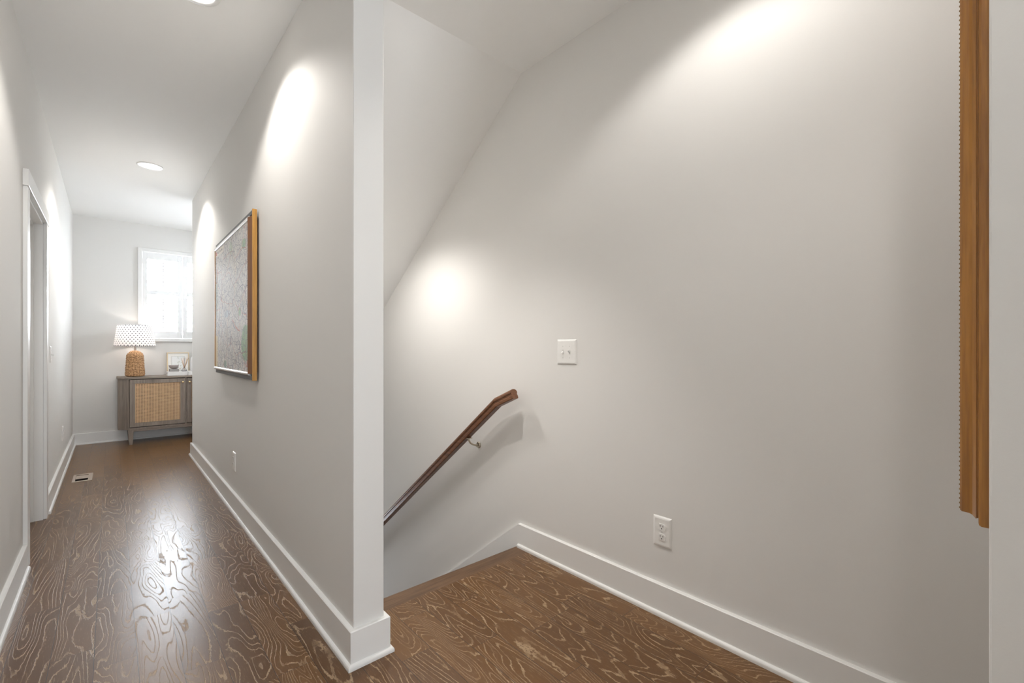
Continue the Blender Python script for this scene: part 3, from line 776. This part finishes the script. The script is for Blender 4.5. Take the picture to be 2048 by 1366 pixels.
for (lx, ly) in ((0.178, CY0+0.022), (CX1-0.022, CY0+0.022), (0.178, CY1-0.03), (CX1-0.022, CY1-0.03)):
    m = bmesh.new(); t0, t1 = 0.027, 0.0165
    A = [m.verts.new((lx+sx*t1, ly+sy*t1, 0)) for sx, sy in ((-1, -1), (1, -1), (1, 1), (-1, 1))]
    B = [m.verts.new((lx+sx*t0, ly+sy*t0, ZB-0.0005)) for sx, sy in ((-1, -1), (1, -1), (1, 1), (-1, 1))]
    m.faces.new(A[::-1]); m.faces.new(B)
    for k in range(4): m.faces.new([A[k], A[(k+1) % 4], B[(k+1) % 4], B[k]])
    bmesh.ops.recalc_face_normals(m, faces=m.faces); lg = MB(); lg._merge(m); lg.build('leg', M['greywood'], cb)
def cdoor(x0, x1, knob_x):
    z0, z1 = ZB+0.030, CT-0.030; fw_ = 0.048; yf = CY0+0.002
    d = MB(); d.box(x0, x0+fw_, yf, yf+0.018, z0, z1, 0.001, 1); d.box(x1-fw_, x1, yf, yf+0.018, z0, z1, 0.001, 1)
    d.box(x0+fw_, x1-fw_, yf+0.0004, yf+0.0176, z0, z0+fw_); d.box(x0+fw_, x1-fw_, yf+0.0004, yf+0.0176, z1-fw_, z1)
    o = d.build('door', M['greywood'], cb)
    MB().box(x0+fw_-0.004, x1-fw_+0.004, yf+0.009, yf+0.0105, z0+fw_-0.004, z1-fw_+0.004).build('cane_panel', M['cane'], o)
    k = MB(); zz = 0.728
    k.tube([(knob_x, yf, zz), (knob_x, yf-0.010, zz), (knob_x, yf-0.013, zz), (knob_x, yf-0.020, zz), (knob_x, yf-0.026, zz), (knob_x, yf-0.029, zz)], [0.005, 0.005, 0.010, 0.0125, 0.010, 0.004], 18)
    k.build('knob', M['brass'], o)
cdoor(0.1695, 0.7025, 0.680); cdoor(0.7235, CX1-0.013, 0.749)

# ------------------------------------------------------------------ table lamp
LX, LYY = 0.2225, 7.235
lp = thing('table_lamp', 'lit table lamp with woven seagrass base and dotted white shade on the sideboard', 'lamp', (LX, LYY, CT))
prof_b = []
n = 15; h0, h1 = 0.004, 0.312
def rad(z):
    u = z/0.315
    r = 0.094 - 0.018*u
    if u < 0.10: r -= 0.016*(1-u/0.10)**2
    if u > 0.80: r -= 0.042*((u-0.80)/0.20)**2
    return r
for i in range(n):
    for k in range(6):
        a = k/6; z = h0 + (h1-h0)*(i+a)/n
        prof_b.append((rad(z) + 0.0050*math.sin(math.pi*a), z))
prof_b = [(0, 0.0), (0.06, 0.0)] + prof_b + [(0.022, 0.318), (0.0, 0.318)]
bs = MB().lathe(prof_b, 72)
for v in bs.bm.verts:                                          # plaited strands: bulges that step round each coil
    a = math.atan2(v.co.y, v.co.x); r = math.hypot(v.co.x, v.co.y)
    if r > 0.03:
        lvl = int((v.co.z-h0)/(h1-h0)*n); k = 1 + 0.022*math.sin(a*11 + lvl*2.2 + math.sin(lvl*5.1)*2)
        v.co.x *= k; v.co.y *= k
bs.build('woven_base', M['wicker'], lp)
MB().lathe([(0.0, 0.316), (0.012, 0.316), (0.012, 0.40), (0.018, 0.402), (0.018, 0.455), (0.0, 0.455)], 24).build('neck', M['whitebox'], lp)
ZS0, ZS1 = 0.372, 0.632
prof_s = [(0.2015 - (0.2015-0.168)*k/12, ZS0 + (ZS1-ZS0)*k/12) for k in range(13)]
MB().lathe(prof_s, 96, uv=True).build('lamp_shade', M['shade'], lp)
MB().lathe([(0.0, 0.455), (0.014, 0.457), (0.030, 0.490), (0.030, 0.505), (0.018, 0.525), (0.0, 0.530)], 24).build('bulb', M['lens'], lp)
l = bpy.data.lights.new('lamp_bulb', 'POINT'); l.energy = 7.0; l.color = (1.0, 0.86, 0.76); l.shadow_soft_size = 0.035
o = bpy.data.objects.new('lamp_bulb', l); C.objects.link(o); o.location = (LX, LYY, CT+0.495)

# ------------------------------------------------------------------ things on the sideboard
def rbox(name, label, cat, x0, x1, y0, y1, z0, z1, mat, bev=0.003, group=None):
    o = MB().box(x0, x1, y0, y1, z0, z1, bev, 2)
    t = o.build(name, mat)
    return tag(t, label, cat, group)
BZ = CT+0.052
t = thing('decorative_box', 'white lidded box with a dark handle slot under the grey bowl', 'box', (0.535, 7.13, CT))
MB().box(0, 0.205, 0, 0.225, 0.0, 0.050, 0.002, 1).build('body', M['whitebox'], t)
MB().box(-0.0012, 0.0005, 0.075, 0.12, 0.020, 0.036).build('handle_slot', M['slot'], t)
rbox('decorative_box', 'second white box carrying the white vase, beside the hall wall edge', 'box', 0.7445, 0.95, 7.13, 7.355, CT, CT+0.050, M['whitebox'])
rbox('stone_block', 'flat grey stone block beneath the small grey bowl', 'stone block', 0.556, 0.655, 7.16, 7.25, CT+0.050, CT+0.082, M['stone'], 0.004)
zb = CT+0.082
bw = MB().lathe([(0.0, 0.0), (0.022, 0.0), (0.026, 0.003), (0.040, 0.012), (0.0505, 0.030), (0.053, 0.050), (0.0495, 0.050), (0.046, 0.030), (0.036, 0.016), (0.0, 0.008)], 48)
o = bw.build('bowl', M['bowl'], None, (0.603, 7.205, zb)); tag(o, 'small rough grey bowl on the stone block', 'bowl')
t = thing('reed_diffuser', 'clear glass reed diffuser with fanned brown sticks on the white box', 'diffuser', (0.710, 7.19, CT+0.050))
def clear_glass():
    m = NT('clear_bottle'); m.set((0.93, 0.94, 0.95), 0.03, Transmission_Weight=0.9, IOR=1.3); m.noise(m.coord(), 5); return m.m
MB().lathe([(0.0, 0.0), (0.026, 0.0), (0.029, 0.004), (0.028, 0.020), (0.018, 0.034), (0.010, 0.040), (0.010, 0.050), (0.008, 0.050), (0.008, 0.040), (0.015, 0.033), (0.024, 0.020), (0.024, 0.005), (0.0, 0.004)], 32).build('bottle', clear_glass(), t)
for (dx, dy, top, mm) in ((-0.032, 0.004, 0.172, 'reed'), (-0.020, -0.006, 0.150, 'reed'), (-0.008, 0.010, 0.178, 'reed'), (0.007, -0.002, 0.176, 'reed_dark'), (0.030, 0.006, 0.165, 'reed'), (0.044, -0.004, 0.172, 'reed_dark'), (0.037, 0.010, 0.176, 'reed')):
    MB().tube([(-dx*0.12, -dy*0.1, 0.012), (dx, dy, top)], 0.0021, 8).build('reed', M[mm], t)
o = MB().lathe([(0.0, 0.0), (0.030, 0.0), (0.036, 0.004), (0.038, 0.03), (0.038, 0.13), (0.034, 0.165), (0.024, 0.186), (0.014, 0.192), (0.010, 0.190), (0.0, 0.18)], 40).build('vase', M['ceramic'], None, (0.816, 7.22, CT+0.050))
tag(o, 'white ceramic vase half hidden by the hall wall edge', 'vase')
# framed print leaning on the wall
tilt = math.atan2(0.055, 0.294)
pr = thing('framed_print', 'small gold framed botanical print leaning against the wall behind the bowl', 'framed print', (0.546, 7.382, CT), (-tilt, 0, 0))
PW, PH = 0.240, 0.296
frm = MB()
def ring(mb, i0, i1, y0, y1):
    mb.box(i0, PW-i0, y0, y1, i0, i1); mb.box(i0, PW-i0, y0, y1, PH-i1, PH-i0); mb.box(i0, i1, y0, y1, i1, PH-i1); mb.box(PW-i1, PW-i0, y0, y1, i1, PH-i1)
ring(frm, 0.0, 0.012, -0.012, 0.008); frm.build('frame', M['goldframe'], pr)
f2 = MB(); ring(f2, 0.012, 0.018, -0.007, 0.006); f2.build('inner_frame', M['whitebox'], pr)
MB().box(0.016, PW-0.016, 0.0, 0.004, 0.016, PH-0.016).build('mat', M['mat'], pr)
f3 = MB(); ring(f3, 0.050, 0.0525, -0.0008, 0.0005); f3.build('mat_line', M['stone'], pr)
MB().box(0.0525, PW-0.0525, -0.0006, 0.0005, 0.0525, PH-0.0525).build('print', M['print'], pr)
